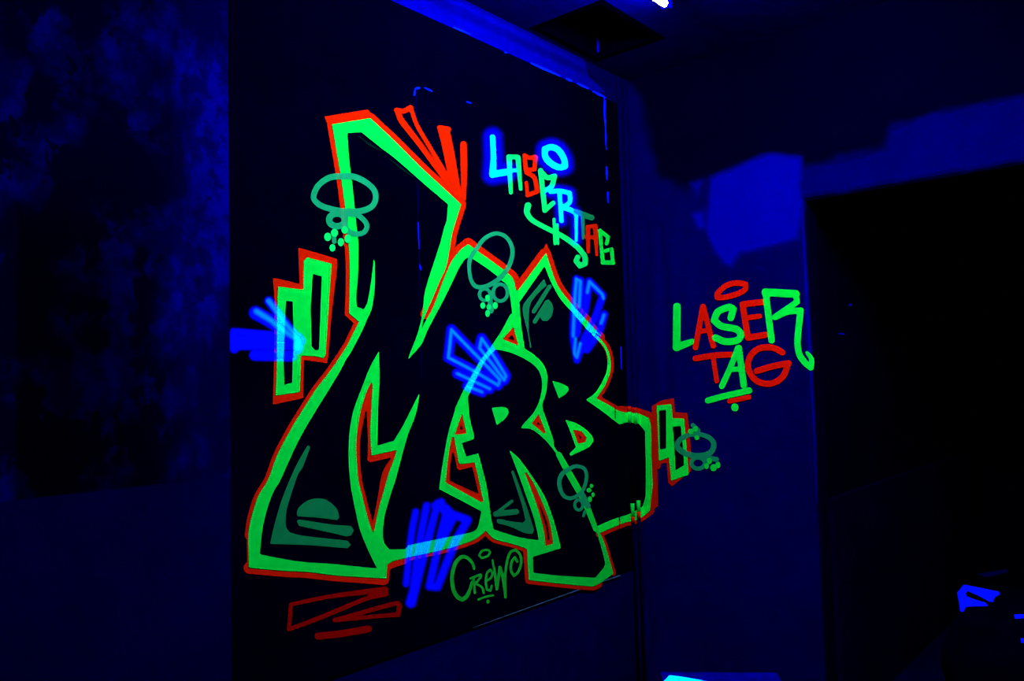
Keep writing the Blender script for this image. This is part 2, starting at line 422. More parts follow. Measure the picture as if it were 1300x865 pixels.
for a, b in (((hx0-.03, hy0-.03, CEIL-.001), (hx0, hy1+.03, hz)), ((hx1, hy0-.03, CEIL-.001), (hx1+.03, hy1+.03, hz)), ((hx0, hy0-.03, CEIL-.001), (hx1, hy0, hz)), ((hx0, hy1, CEIL-.001), (hx1, hy1+.03, hz)), ((hx0-.03, hy0-.03, hz), (hx1+.03, hy1+.03, hz+.03))):
    add_box(bm, a, b)
from_bm('shaft_lining', bm, plaster('shaft_black', (0, 0, .0015), (0, 0, .003), 3), ce)
bm = bmesh.new(); add_tube(bm, [(hx1-.012, hy1-.012, CEIL+.02), (hx1-.012, hy1-.012, hz-.01)], .006, 8); from_bm('added_shaft_edge_line', bm, plaster('added_shaft_edge_tone', (0, 0, .2), (0, 0, .3), 3), ce)  # corner edge line of the shaft, added as a thin pale rod

# ================================================================== UV TUBE
def tube_light(xa, xb, y, label, power, ends=True):
    z = CEIL
    t = empty('tube_light', ((xa+xb)/2, y, z), label, 'light')
    bm = bmesh.new(); add_box(bm, (xa+.02, y-.025, z-.03), (xb-.02, y+.025, z)); bevel(bm, .004, 1); from_bm('housing', bm, WHT, t)
    for x in (xa, xb):
        bm = bmesh.new(); add_box(bm, (x-.012, y-.018, z-.075), (x+.012, y+.018, z)); bevel(bm, .003, 1); from_bm('lamp_holder', bm, WHT, t)
    bm = bmesh.new(); add_tube(bm, [(xa+.012, y, z-.058), (xb-.012, y, z-.058)], .013, 14)
    from_bm('tube', bm, emit('uv_tube', LAMP_COL, power), t, smooth=True)
    return t
WHT = paint('grey_enamel', (.0, .0, .25), 0)
le = on(846, 6, 2, CEIL-.058)
tube_light(le.x-1.2, le.x, le.y, 'glowing ultraviolet tube light on the ceiling above the mural board', TUBE_POWER)
tube_light(1.4, 2.6, .3, 'unseen ultraviolet fill tube light added on the ceiling', FILL_POWER)  # out of view, added to light the lower mural and right wall

# ================================================================== MURAL BOARD
BOARD = plaster('black_board', (0, 0, .0012), (0, 0, .0026), 1.5, fine=.2, rough=.55, spec=0.0)
GLINT = paint('board_edge_glint', (0, .01, .6), .5)  # lamp glints on the board edges, painted as pale blue strips
bo = empty('mural_board', ((bLX+bRX)/2, BY, bBot), 'tall black board on the wall carrying the big green and red graffiti', 'mural board')
bm = bmesh.new(); add_box(bm, (bLX, BY, bBot), (bRX, BW-.0004, bTop)); from_bm('panel', bm, BOARD, bo)
def glint_strip(x0, y0, x1, y1, w, mat=GLINT):
    film('edge_glint', [S('Z', [w*.6, w, w*.5], x0, y0, (x0+x1)/2, (y0+y1)/2, x1, y1)], mat, .0006, bo, .8)
for a in ((576,34.5,597,43.5,2.2), (640,66,644,67.5,1.5), (674,80,711,96.5,3), (719,100,726,103,3.2), (733,106,747,112.5,3), (753,116,768,123.5,3.2),
          (768,124,768.6,160,4), (768.6,160,770,190,2.6), (770.3,212,770.8,228,3.5), (771.6,244,772.4,258,3), (526,121,527,114,3), (527.5,112.5,533,111.5,3), (539,111.5,549,116,2), (592,129,598,131,1.6),
          (531,200,531,222,.9), (531,282,532,318,1.4), (533,336,534,343,2), (788,440,789,470,1.5)): glint_strip(*a)
LINE = paint('pale_bottom_edge', (.05, .12, .12), .6)  # thin pale line along the bottom edge of the board
film('pale_edge', [S('Z', [.5, 1, 1.2, 1.5, 1.6], 600,797.7, 650,779.5, 700,761.5, 750,743.8, 787,731)], LINE, .0006, bo, .6)
bm = bmesh.new(); sa = on(528, 112, 1, BY); sb = on(533, 480, 1, BY)      # seam of the overlaid sheet
add_box(bm, (sa.x-.0015, BY-.0005, sb.z), (sa.x+.0015, BY, sa.z)); from_bm('seam', bm, paint('seam_dark', (0, 0, .02), .3), bo)
bm = bmesh.new(); add_box(bm, (bRX+.001, BW-.0008, bBot), (on(796, 500, 1, BW).x, BW, bTop)); 
from_bm('shade_margin', bm, BLACK, bo)  # shade in the gap beside the board, put in as a black strip

# paler strip of wall between board and ceiling
film('pale_wall_strip', [PG([tuple(p) for p in ((455,-40),(560,-28),(667,27),(700,45),(735,62),(745,84),(752,99),(700,82),(560,18))], sm=False)] if 0 else [PG(c('Z', 300,-200, 560,-95, 600,-20, 640,12, 672,34, 700,36, 722,44, 735,56, 742,78, 748,98, 770,118, 745,115, 700,100, 560,40, 300,-60), sm=False)], paint('paler_wall_tone', (0, 0, .085), .3), -.0112, bpy.data.objects['wall_back'], 2)
# corner pipes
PIPE = plaster('pipe_paint', (0, 0, .018), (0, 0, .028), 5)
for px, lab, gz, rz in ((799.5, 'thin vertical pipe in the corner beside the mural board, left one', (527, 537, 640, 652), None), (807, 'thin vertical pipe in the corner, the one against the right wall', (528, 538, 640, 652), None)):
    b = on(px, 530, 1, BW-.012); r = .0085
    bm = bmesh.new(); add_tube(bm, [(b.x, BW-.010, .02), (b.x, BW-.010, CEIL-.01)], r, 14)
    p = bpy.data.objects.new('x', None); bpy.data.objects.remove(p)
    e = empty('pipe', (b.x, BW-.010, 0), lab, 'pipe', None)
    from_bm('pipe_body', bm, PIPE, e, smooth=True)
    def band(y0, y1, mat, nm, dr=.0008):
        z0 = on(px, y1, 1, BW-.012).z; z1 = on(px, y0, 1, BW-.012).z
        bm = bmesh.new(); add_tube(bm, [(b.x, BW-.010, z0), (b.x, BW-.010, z1)], r+dr, 14); from_bm(nm, bm, mat, e, smooth=True)
    o = 0 if px < 803 else 1.5
    band(516+o, 523+o, RED, 'red_paint'); band(523+o, 537+o, GREEN, 'green_paint'); band(537+o, 640-4*(px > 803), BLACK, 'black_paint')
    band(640-4*(px > 803), 657-6*(px > 803), GREEN, 'green_paint'); band(657-6*(px > 803), 665-6*(px > 803), RED, 'red_paint')

# ================================================================== GRAFFITI
O1, O2, O3, O4, O5, O6 = .0010, .0018, .0026, .0034, .0042, .0050
centre = lambda x, y: where(x, y, 0)
big = empty('graffiti_lettering', centre(560, 500), 'huge three-letter graffiti in fluorescent green with red outlines on the black board', 'graffiti')
# ---- letter M
m_hole = c('C', 858,222, 822,300, 787,420, 765,560, 762,680, 775,850) + c('D', 520,90, 545,190, 568,255, 588,160, 610,80, 633,0) + c('C', 1000,720, 1018,658, 858,693, 850,560, 855,430, 864,250)
m_in = c('C', 826,390, 803,500, 787,600, 786,700, 800,850) + c('D', 540,110, 566,205, 585,110, 606,0) + c('C', 985,705, 850,737, 832,722, 836,600)
m_out_top = c('B', 712,150) + c('A', 690,720, 660,500, 607,190, 850,150, 1000,290, 1170,460, 1300,580) + c('E', 435,710) + c('F', 365,0, 335,100, 310,250, 285,370, 240,470, 190,590, 120,750, 100,820)
m_outer = m_out_top + c('C', 1160,0, 1120,50, 1090,85) + c('B', 1100,850, 1150,720, 1180,600, 1200,440) + c('F', 240,180, 270,60, 290,0) + c('E', 350,710, 140,530) + \
    c('A', 1150,530, 1000,400, 920,340, 795,240, 705,245, 715,400, 735,560, 750,700, 765,850) + c('B', 775,150, 772,350, 762,470, 765,548, 810,565, 832,520, 857,380, 875,222, 880,290, 878,430, 860,560, 830,630, 790,720, 720,850) + \
    c('C', 700,80, 640,190, 560,320, 450,500, 380,630, 320,760, 280,850) + c('D', 150,90, 120,180, 105,260, 98,340, 250,368, 400,380, 520,392, 583,398, 545,320, 510,230, 480,90) + \
    c('C', 722,850, 712,700, 718,550, 740,420, 790,280, 850,130, 905,30, 910,200, 900,400, 895,630, 1000,600, 1060,500, 1165,290, 1140,430, 1090,560, 1050,700, 1010,850) + \
    c('D', 640,90, 615,180, 608,240, 612,290, 635,320, 700,318) + c('I', 100,392, 300,350, 540,300, 575,270, 600,165, 640,200, 632,293, 560,350, 430,398, 300,432, 100,475, 0,500) + \
    c('D', 625,382, 622,440) + c('P', 600,212, 420,200, 200,172, 0,163) + c('D', 52,395, 50,260, 62,190, 90,100) + c('C', 200,850, 260,690, 350,520, 430,390, 500,280, 600,150, 700,0) + \
    c('B', 740,720, 776,650, 775,640, 715,590, 718,480, 720,300)
lm = film('letter', [PG(m_outer, m_hole)], GREEN, O3, big); tag(lm, 'letter M')
m_red = [RIM(m_out_top[:5] + c('A', 850,150), 12, False), PG(c('A', 558,140, 835,95, 868,135, 850,165, 620,200, 590,215), sm=False),
         RIM(c('A', 850,150, 1000,290, 1170,460, 1300,580) + c('E', 435,710) + c('F', 365,0, 335,100, 310,250, 285,370, 240,470, 190,590, 125,735), 13, False),
         RIM(c('B', 712,150, 720,300, 718,480, 713,590, 776,645, 740,720) + c('C', 700,0, 600,150, 500,280, 430,390, 350,520, 260,690, 200,850) + c('D', 90,100, 62,190, 51,262), 10, False),
         RIM(c('D', 90,100, 62,190, 50,262, 51,330, 52,392), 4, False), RIM(c('D', 54,396) + c('P', 0,163, 200,175, 420,200, 600,212, 825,232), 15, False),
         RIM(c('P', 845,230, 855,150, 885,118, 1000,80) + c('I', 100,478, 300,436, 430,402, 560,354, 632,298), 8, False),
         ]
film('red_outline', m_red, RED, O1, lm); film('red_inset', [PG(m_hole)], RED, O1, lm)
film('black_fill', [PG(m_in)], BLACK, O2, lm)
film('highlight', [PG(c('C', 455,625, 470,640, 420,770) + c('D', 255,10, 210,150, 205,220, 220,248, 270,262, 460,283, 475,300, 460,315, 320,303, 140,296, 160,210, 190,110, 235,0) + c('C', 400,720)),
                   PG(c('D', 250,170, 260,145, 300,115, 345,108, 380,118, 415,150, 427,185, 420,198, 340,188, 255,182)),
                   PG(c('D', 250,200, 265,196, 400,217, 475,222, 487,240, 475,262, 455,265, 400,252, 260,222))], TEALD, O3, lm)
# ---- letter R
r_edge_top = c('F', 120,800, 180,690, 230,560, 280,430, 330,320, 400,230, 460,185, 520,230, 800,440, 835,545, 850,552)
r_outer = c('C', 1090,85) + c('B', 1110,830) + r_edge_top + c('F', 862,640, 870,770) + c('G', 745,0, 755,100, 780,265, 850,310, 920,380, 955,460, 955,560, 940,640, 918,715, 960,850) + \
    c('H', 1005,240, 1010,290, 1120,450, 1220,620) + c('M', 345,150, 415,280, 470,370, 500,475, 528,510, 550,560, 575,640, 600,730, 520,785, 480,800, 135,765, 125,600) + \
    c('I', 905,415, 820,385, 690,350, 632,295, 600,270, 600,165) + c('H', 430,795, 108,625, 115,560, 140,400, 170,230, 200,110, 235,0) + c('G', 230,740, 300,590, 360,480, 430,360, 520,240, 600,120, 665,0) + \
    c('F', 805,730, 800,690, 770,520, 710,460, 640,400, 510,310, 470,288, 430,310, 380,390, 290,580, 200,750, 140,865) + c('B', 1180,780, 1140,830) + c('C', 1120,50)
r_big = c('G', 550,272, 470,360, 400,500, 355,600, 335,650, 345,780) + c('H', 337,0, 355,100, 383,210, 375,235, 285,265, 320,370, 415,345, 440,440, 480,600, 520,865) + \
    c('I', 655,120, 670,220, 685,285, 720,295, 850,335, 985,358) + c('M', 190,540, 165,430, 120,300, 70,160, 28,50, 80,95, 150,190, 220,300, 260,400, 290,500, 312,590, 158,637, 160,725, 300,740, 500,752, 550,692, 552,660, 520,540, 495,470, 455,390, 400,290) + \
    c('H', 1220,690, 1110,480, 1080,430, 1000,310, 920,220, 830,155, 750,150) + c('G', 770,855, 840,780, 885,700, 910,610, 915,520, 890,440, 840,385, 760,335, 650,290)
h1 = c('G', 690,95, 730,240, 605,190); h2 = c('H', 888,35, 945,185, 930,190, 835,110); h3 = c('H', 288,30, 322,190, 230,200)
h4 = c('H', 208,218, 225,216, 262,420, 272,430, 385,415, 400,470, 455,720, 440,730, 160,575, 165,500, 185,330)
h5 = c('M', 112,175, 122,172, 160,230, 210,340, 250,450, 270,565, 228,577, 215,480, 185,370, 150,270)
lr = film('letter', [S('M', [30, 36, 36, 34, 28], 300,75, 345,158, 400,255, 440,325, 503,485), PG(r_outer, r_big, h1, h2, h3, h4, h5)], GREEN, O3, big); tag(lr, 'letter R')
r_red = [RIM(c('F', 180,690, 230,560, 280,430, 330,320, 400,230, 460,185), 9, False), RIM(c('F', 400,230, 460,182, 520,230, 800,440, 835,540), 14.5, False),
         RIM(c('I', 632,295, 690,350, 820,385, 905,415), 9, False), RIM(c('M', 123,600, 135,767, 480,802, 520,787), 9, False), RIM(c('M', 528,510, 550,560, 575,640, 602,728), 6, False),
         ]
film('red_outline', r_red[:2], RED, O1, lr); film('red_outline', r_red[2:], RED, O1, lr)
for h_ in (h1, h2, h3, h4, h5): film('red_inset', [PG(h_)], RED, O1, lr)
for it_ in ([PG(c('G', 683,155, 700,200, 650,185)), PG(c('H', 884,95, 905,125, 875,115)), PG(c('H', 284,115, 292,155, 270,155)),
                    PG(c('H', 215,320, 232,380, 250,462, 268,478, 368,450, 385,520, 418,660, 300,610, 190,555, 195,450)), PG(c('M', 170,285, 205,370, 235,450, 250,540, 240,545, 232,480, 205,390))]): film('black_fill', [it_], BLACK, O2, lr)
film('highlight', [PG(c('M', 38,170, 50,160, 85,250, 130,380, 165,490, 155,512, 110,505) + c('I', 800,265, 710,240, 705,218, 725,210, 800,228, 885,238, 903,220, 880,120) + c('M', 65,250)),
                   S('I', 22, 690,182, 810,90), S('I', 38, 700,178, 840,162)], TEALD, O3, lr)
film('stray_line', [S('A', [5, 14, 4], 775,262, 850,320, 930,362), S('A', [4, 10, 4], 960,400, 1050,470, 1130,528)], paint('stray_mist', (0, .012, .004), .5), O3, lm)
# solid green eye of the R
film('letter_eye', [PG(c('G', 520,730, 600,722, 645,733, 656,768, 620,820) + c('H', 560,125))], GREEN, O3, lr)
# ---- letter B
b_top = c('F', 850,552, 1070,255) + c('K', 100,190, 130,280, 180,400, 280,530, 400,660, 520,790) + c('L', 440,0, 510,70, 550,130, 568,210, 563,290, 528,380, 470,465, 560,512, 640,556, 750,568, 830,598, 845,660, 848,865)
b_outer = b_top + c('N', 252,500, 268,865) + c('M', 818,200, 800,383, 740,430, 660,450, 540,500, 512,512, 495,490, 510,470, 600,430, 690,400, 760,360, 777,300, 777,0) + \
    c('L', 808,865, 805,690, 760,637, 680,630, 630,645, 500,545, 400,475, 460,430, 500,370, 538,290, 548,210, 535,140, 500,85) + c('K', 400,730, 280,590, 200,500, 130,380, 70,235) + c('F', 862,640)
be = c('L', 310,680, 368,690, 405,735, 395,765, 345,777)
lb = film('letter', [PG(b_outer), PG(c('L', 258,612, 330,635, 400,680, 445,730, 450,760, 420,800, 360,830, 295,860, 285,845, 330,800, 290,690), be)], GREENR, O3, big); tag(lb, 'letter B')
film('red_outline', [PG(c('F', 1020,290, 1074,176, 1115,320), sm=False), RIM(c('F', 850,545, 1060,262), 14, False), RIM(c('F', 1068,250) + c('K', 100,190, 130,280, 180,400, 280,530, 400,660), 12, False), RIM(c('K', 400,660, 520,790) + c('L', 440,0, 510,70, 550,130, 568,210, 563,290, 528,380, 475,462), 8, False),
                     RIM(c('L', 475,462, 560,512, 640,556), 8, False), RIM(c('L', 640,550, 750,563, 830,590, 848,660) + c('N', 268,865), 12, False), RIM(c('N', 262,800) + c('M', 818,200, 806,383), 8, False), RIM(c('M', 806,385, 740,430, 660,452, 540,502, 522,512), 9, False)], RED, O1, lb); film('red_inset', [PG(be)], RED, O1, lb)
film('black_fill', [PG(c('L', 345,708, 370,730, 362,745))], BLACK, O2, lb); film('black_fill', [PG(c('L', 600,640, 700,600, 800,620) + c('N', 235,330, 240,640) + c('M', 800,300, 770,400, 600,450, 600,100))], BLACK, O2, lb)
film('letter_eye', [PG(c('L', 168,345, 230,362, 275,385, 283,405, 255,440, 213,465))], GREEN, O3, lb)
film('highlight', [PG(c('F', 1055,458, 1075,510, 1010,570, 955,640, 938,700, 935,865) + c('G', 832,255, 822,262, 800,130) + c('F', 905,800, 885,700, 900,650, 980,550)),
                   S('F', 32, 1098,520, 974,715), S('F', 32, 1078,640, 982,795), PG(c('F', 1085,615, 1115,650, 1127,700, 1110,760, 1080,790, 1045,790, 1028,765, 1040,715))], TEALD, O3, lb)

# ---- stepped bar ornaments
def bars(loc, label, outer, holes, red):
    t = empty('stepped_bar_ornament', loc, label, 'graffiti', 'stepped bar ornaments')
    film('green_frame', [PG(outer, *holes, sm=False)], GREENR if loc.x > EX-.1 else GREEN, O3, t)
    film('red_outline', red, RED, O1, t)
    film('black_fill', [PG(outer, sm=False)], BLACK, O2, t)
bars(centre(385, 410), 'two upright green boxes with red edging at the left of the black board',
     c('B', 265,420, 425,440, 428,258, 450,235, 605,275, 590,480, 567,850) + c('C', 555,74, 500,62, 412,58, 402,290, 250,312, 256,160) + c('B', 258,600),
     [c('B', 485,340, 542,355, 525,820, 500,825, 478,800, 472,560), c('B', 315,510, 358,515, 365,800) + c('C', 358,80, 355,230, 335,235, 305,245, 300,80)],
     [PG(c('B', 233,366, 268,370, 402,403, 393,172, 430,182, 640,245, 642,290, 605,600, 585,850) + c('C', 576,106, 430,86, 424,328, 232,370, 240,80) + c('B', 244,520), sm=False)])
bars(centre(852, 560), 'two upright green boxes with red edging on the right wall beside the corner',
     c('N', 290,190, 390,180, 400,277, 478,280, 488,400, 510,665, 390,705, 375,545, 305,570, 300,400),
     [c('N', 305,225, 355,218, 355,485, 312,492), c('N', 400,335, 455,330, 470,480, 478,600, 420,635, 412,480)],
     [PG(c('N', 256,195, 320,155, 410,140, 415,235, 500,240, 512,330, 524,480, 526,640, 395,745, 370,720, 358,582, 322,590, 312,625, 272,632, 258,400), sm=False)])

# ---- ring and dot ornaments
def rings(pc, label, rs, dots):
    t = empty('ring_ornament', centre(*pc), label, 'graffiti', 'ring and dot ornaments')
    film('rings', rs, TEAL, O4, t, 1.0)
    for d in dots: film('dot', [d], MINT if pc[1] < 500 else GREEN, O5, t, .8)
def ell(k, w, cx, cy, rx, ry, n=12):
    p = []
    for i in range(n): p += [cx+rx*math.cos(2*math.pi*i/n), cy+ry*math.sin(2*math.pi*i/n)]
    return S(k, w, *p, closed=True)
rings((437, 250), 'large mint ring with dots over the tall left stem of the M',
      [S('Q', [50, 58, 50, 58, 50], 130,280, 170,190, 270,115, 385,100, 500,105, 600,150, 680,220, 700,300, 665,375, 580,415, 470,425, 330,410, 200,370, 140,320, closed=True), ell('Q', 58, 345,500, 72,58),
       S('Q', 46, 430,440, 540,460, 605,520, 618,570, 580,620, 490,625, 430,580, 420,500, closed=True), S('Q', 40, 318,660, 320,700)],
      DOT('Q', 260,655,32,38, 322,618,32,38, 415,592,30,35, 445,672,32,40, 380,703,28,38, 303,755,27,34))
rings((620, 350), 'mint ring with dots over the green shoulder of the R',
      [S('F', [34, 30, 38, 28], 475,300, 530,215, 580,150, 640,112, 690,102, 750,125, 790,175, 808,240, 795,320, 760,390, 700,460, 620,510, 560,525, 510,512, 480,460, 468,380, closed=True),
       ell('F', 26, 590,582, 42,45), ell('F', 28, 712,567, 56,66), S('F', 40, 630,610, 640,710)],
      DOT('F', 612,610,19,27, 575,668,20,26, 622,680,18,22, 672,668,20,28, 612,730,18,28))
rings((728, 620), 'dim mint ring with dots over the long diagonal leg of the R',
      [S('U', [48, 40, 45, 55], 300,160, 370,122, 430,120, 495,145, 525,220, 515,320, 470,425, 400,485, 320,508, 250,480, 205,400, 192,300, 230,210, closed=True),
       ell('U', 36, 430,590, 48,62), S('U', 70, 480,480, 540,600), S('U', 35, 505,670, 488,725)],
      DOT('U', 585,358,22,26, 555,410,30,28, 605,465,20,30, 565,520,25,36))
rings((882, 570), 'mint ring with dots on the right wall beside the green boxes',
      [S('N', [36, 30, 40, 40], 430,460, 455,420, 510,392, 590,388, 650,410, 682,450, 670,500, 630,528, 560,535, 490,520, 445,490, closed=True),
       ell('N', 28, 575,585, 46,38), S('N', 34, 640,550, 700,560), S('N', 30, 538,325, 575,360)],
      DOT('N', 525,368,20,20, 555,350,18,20, 566,410,17,17, 652,570,18,22, 632,605,17,20, 680,617,22,25, 710,598,18,22))

# ---- red flashes
t = empty('red_flash', centre(550, 200), 'three long red flashes above the top right shoulder of the M', 'graffiti')
film('flash', [S('E', [36, 40, 36, 28], 25,110, 50,170, 170,325, 380,620), S('E', 27, 110,90, 150,200, 250,370, 405,630), S('E', 34, 18,102, 60,108, 108,85), S('E', 45, 380,600, 415,650)], RED, O3, t)
film('flash', [S('E', [44, 36, 40], 305,222, 330,330, 378,560, 410,640), S('E', 30, 345,225, 375,370, 408,560, 430,660), S('E', 32, 295,213, 355,225)], RED, O3, t)
film('flash', [S('E', [42, 46, 30], 450,322, 453,460, 452,675)], RED, O3, t)
t = empty('red_scribble', centre(437, 770), 'dim red zigzag scribble below the left foot of the M', 'graffiti')
DRED = paint('dim_red', (.26, .0, .0), .2)  # darker copy of the red: weaker light low down put into its colour
film('zigzag', [S('P', [32, 34, 52], 60,440, 400,372, 840,318), S('P', [52, 34, 40, 34, 32], 840,350, 700,385, 480,475, 250,570, 45,645, 60,440)], DRED, O3, t)
film('zigzag', [S('P', [34, 36, 44, 36, 30], 420,570, 600,520, 930,430, 955,450, 945,525, 800,535, 430,572)], DRED, O3, t)
film('bar', [S('P', 58, 285,702, 450,685, 700,643)], DRED, O3, t)

# ---- slanting tag on the board
def word(name, loc, label, letters):
    t = empty(name, loc, label, 'graffiti')
    for nm, lab, mat, items in letters:
        o = film(nm, items, mat, O4, t, .9)
        if lab: o['label'] = lab
    return t
cy_l = [S('T', [26, 26, 34], 70,65, 75,180, 70,280), S('T', 32, 70,280, 155,265)]
cy_r = [S('T', 22, 405,380, 460,375, 515,388, 515,440, 475,470), S('T', 22, 456,380, 468,548), S('T', [24, 24, 17, 14], 475,470, 530,490, 551,510, 553,580, 553,662, keep=90)]
cy_o = [S('T', 30, 372,135, 410,122, 450,140, 482,190, 488,232, 455,240, 405,215, 375,178, closed=True)]
tg = word('graffiti_tag', centre(700, 260), 'slanting multicoloured laser tag writing at the upper right of the black board', [
    ('letter', 'cyan letter L', CYAN, cy_l), ('letter', 'mint letter A', MINT, [S('T', 22, 165,178, 215,180), S('T', [26, 18], 165,180, 175,385), S('T', [26, 16], 217,185, 232,365), S('T', 18, 170,258, 225,255)]),
    ('letter', 'red letter S', RED, [S('T', 21, 316,178, 285,184, 254,170, 262,255, 312,250, 318,180), S('T', 22, 265,268, 312,300, 328,378, 272,400), S('T', 17, 272,400, 264,328)]),
    ('letter', 'mint letter E', MINT, [S('T', 24, 347,258, 355,330, 372,488), S('T', 24, 347,262, 385,298, 428,290, 410,350, 362,378), S('T', 22, 372,488, 420,445)]),
    ('letter', 'cyan letter R', CYAN, cy_r), ('ring', 'cyan ring', CYAN, cy_o),
    ('letter', 'dim mint letter T', TEALD, [S('T', [20, 28, 26], 550,492, 600,515, 642,530), S('T', [20, 14], 590,515, 593,648)]),
    ('letter', 'red letter A', RED, [S('T', 20, 618,583, 665,578), S('T', [24, 16], 620,585, 622,728), S('T', [24, 14], 662,580, 672,745), S('T', 20, 612,642, 668,645)]),
    ('letter', 'green letter G', GREEN, [S('T', 18, 688,605, 738,642, 728,680), S('T', [20, 16, 20], 690,605, 698,700, 707,788), S('T', 22, 707,788, 765,790), S('T', 18, 765,790, 757,712, 722,722)]),
    ('underline', 'green curling underline', MINT, [S('T', [30, 22, 26, 26, 24], 275,460, 268,500, 300,545, 380,590, 470,635, 560,700, 602,755, 605,795, 575,808, 552,780, 562,758), S('T', 15, 425,540, 430,680), S('T', 13, 444,570, 448,680)])])
soft('blue_halo', cy_l, HALO, O5, tg, 1.6, 11, pad=15, shift=2)
soft('blue_halo', cy_o, HALO, O5, tg, 1.6, 9, pad=12, shift=2)
soft('blue_halo', cy_r, HALO, O5, tg, 1.6, 7, pad=9, shift=1)

# ---- tag on the right wall
word('graffiti_tag', centre(940, 440), 'red and green laser tag writing on the dark right wall beside the doorway', [
    ('letter', 'green letter L', GREENR, [S('O', 44, 88,225, 86,460), S('O', [46, 36], 86,460, 175,428)]),
    ('letter', 'red letter A', REDR, [S('O', 32, 238,225, 195,462), S('O', 32, 240,225, 298,452), S('O', 28, 215,370, 275,360)]),
    ('letter', 'green letter S', GREENR, [S('O', 40, 400,290, 414,240, 390,228, 325,255, 303,305, 345,338, 430,355, 462,385, 440,418, 370,428, 312,405)]),
    ('letter', 'red letter E', REDR, [S('O', 36, 585,198, 468,212, 498,405, 598,388), S('O', 30, 490,290, 565,280)]),
    ('letter', 'green letter R', GREENR, [S('O', 38, 600,142, 620,300, 635,420), S('O', 46, 600,142, 775,152), S('O', 34, 775,152, 782,198, 655,285), S('O', [32, 38, 38, 36, 34, 20], 655,288, 730,255, 803,248, 785,420, 795,500, 830,550, 862,578, 866,530, 840,492)]),
    ('ring', 'red ring', REDR, [S('O', 32, 322,150, 370,105, 430,88, 485,95, 482,125, 440,150, 370,170, 322,172, closed=True)]),
    ('letter', 'red letter T', REDR, [S('O', 34, 195,525, 295,508, 400,502), S('O', 28, 297,515, 318,655)]),
    ('letter', 'green letter A', GREENR, [S('O', 34, 440,465, 400,570, 348,685), S('O', 38, 445,465, 475,680), S('O', 30, 395,590, 455,585)]),
    ('letter', 'red letter G', REDR, [S('O', 36, 697,490, 640,462, 560,468, 508,520, 502,590, 550,655, 630,670, 700,630, 733,552, 640,570, 550,597)]),
    ('underline', 'green underline', GREENR, [S('O', 36, 268,768, 350,745, 505,710)]), ('underline', 'red underline', REDR, [S('O', 28, 392,772, 505,748)]),
    ('dot', 'green dot', GREENR, DOT('O', 423,808,21,24))])

# ---- crew tag
word('graffiti_tag', centre(620, 730), 'small dim green crew signature under the red line at the bottom of the board', [
    ('letter', 'letter C', DGREEN, [S('R', [30, 40, 50, 45, 50, 50, 28], 402,310, 380,240, 320,180, 260,165, 190,220, 145,330, 132,440, 152,570, 200,655, 260,688, 310,650, 350,570, 378,470)]),
    ('letter', 'letter R', DGREEN, [S('R', 28, 360,430, 480,380, 488,405, 420,492, 500,540, 520,608), S('R', 30, 395,430, 412,605)]),
    ('letter', 'letter E', DGREEN, [S('R', 28, 545,460, 600,430, 628,370, 600,322, 558,370, 545,480, 560,568, 600,580, 618,520)]),
    ('letter', 'letter W', DGREEN, [S('R', [24, 32, 34, 34, 36, 30], 625,205, 655,360, 680,560, 718,290, 760,450, 785,660), S('R', 32, 785,655, 780,400, 810,200, 850,105, 910,80, 968,150, 975,250, 940,350, 890,398, 852,330, 860,230, 900,172, 930,225)]),
    ('ring', None, DGREEN, [S('R', 26, 462,150, 500,95, 570,82, 600,110, 570,155, 500,182, closed=True)]),
    ('underline', None, DGREEN, [S('R', 26, 455,688, 540,655, 635,635)]), ('dot', None, DGREEN, DOT('R', 572,712,20,26))])

# ---- blue bursts
def burst(pc, label, halo, core, edge, cedge, off=O6):
    t = empty('blue_spray_burst', centre(*pc), label, 'graffiti', 'blue spray bursts')
    soft('mist', halo, MIST, off, t, 1.0, edge, core=(core, cedge) if core else None)
gc = [S('G', 14, 205,115, 180,335, 370,435, 570,552, 585,510, 480,400, 205,118, keep=5), S('G', 16, 442,185, 425,260, 520,380, 618,512, 632,478, 540,330, 445,190, keep=5), S('G', [22, 18], 250,460, 505,580), S('G', [10, 16], 330,560, 445,605)]
burst((608, 460), 'blue fan of strokes crossing the green line left of the R', [('s', g, [9]*len(w)) for _, g, w in gc], [('s', g, [2.1]*len(w)) for _, g, w in gc], 3.6, 1.5)
scr = [S('S', 14, 212,95, 195,300, 185,580, keep=5), S('S', 14, 215,98, 246,115, 235,330, keep=5), S('S', 10, 322,118, 303,210, keep=5), S('S', 10, 322,118, 430,225, 440,260, keep=5), S('S', 10, 205,600, 195,720, 215,758, 245,640), S('S', 10, 445,400, 420,470)]
sh = [S('S', 40, 212,95, 195,300, 185,580, 215,770), S('S', 45, 245,110, 240,330, 215,560), S('S', 40, 320,115, 285,360, 250,430), S('S', 40, 322,118, 435,235, 370,420, 270,620, 215,780, keep=5), S('S', 48, 445,395, 400,540, 300,690), S('S', 50, 330,560, 260,690)]
burst((745, 405), 'blue scribble crossing the green back of the B', sh, [('s', g, [2.2]*len(w)) for _, g, w in scr], 3.0, 1.6)
vs_ = [S('V', 34, 160,145, 130,300, 90,670), S('V', 38, 240,100, 200,300, 165,520, 125,815), S('V', [34, 48, 62], 320,80, 262,300, 180,600, 125,810), S('V', 42, 345,75, 385,150, 340,330, 260,690, keep=5), S('V', 45, 430,165, 540,205, 450,360, 318,695, 262,690, keep=5), S('V', 40, 385,120, 440,180, 330,400), S('V', 40, 300,100, 360,130, 400,200)]
burst((550, 700), 'wide blue scribble over the green base line between M and R', vs_, None, 3.2, 1)
wc = [S('W', 38, 395,135, 560,240, 700,350, 860,450), S('W', 30, 530,20, 600,110, 700,250, 850,430), S('W', [60, 80], 850,460, 850,520)]
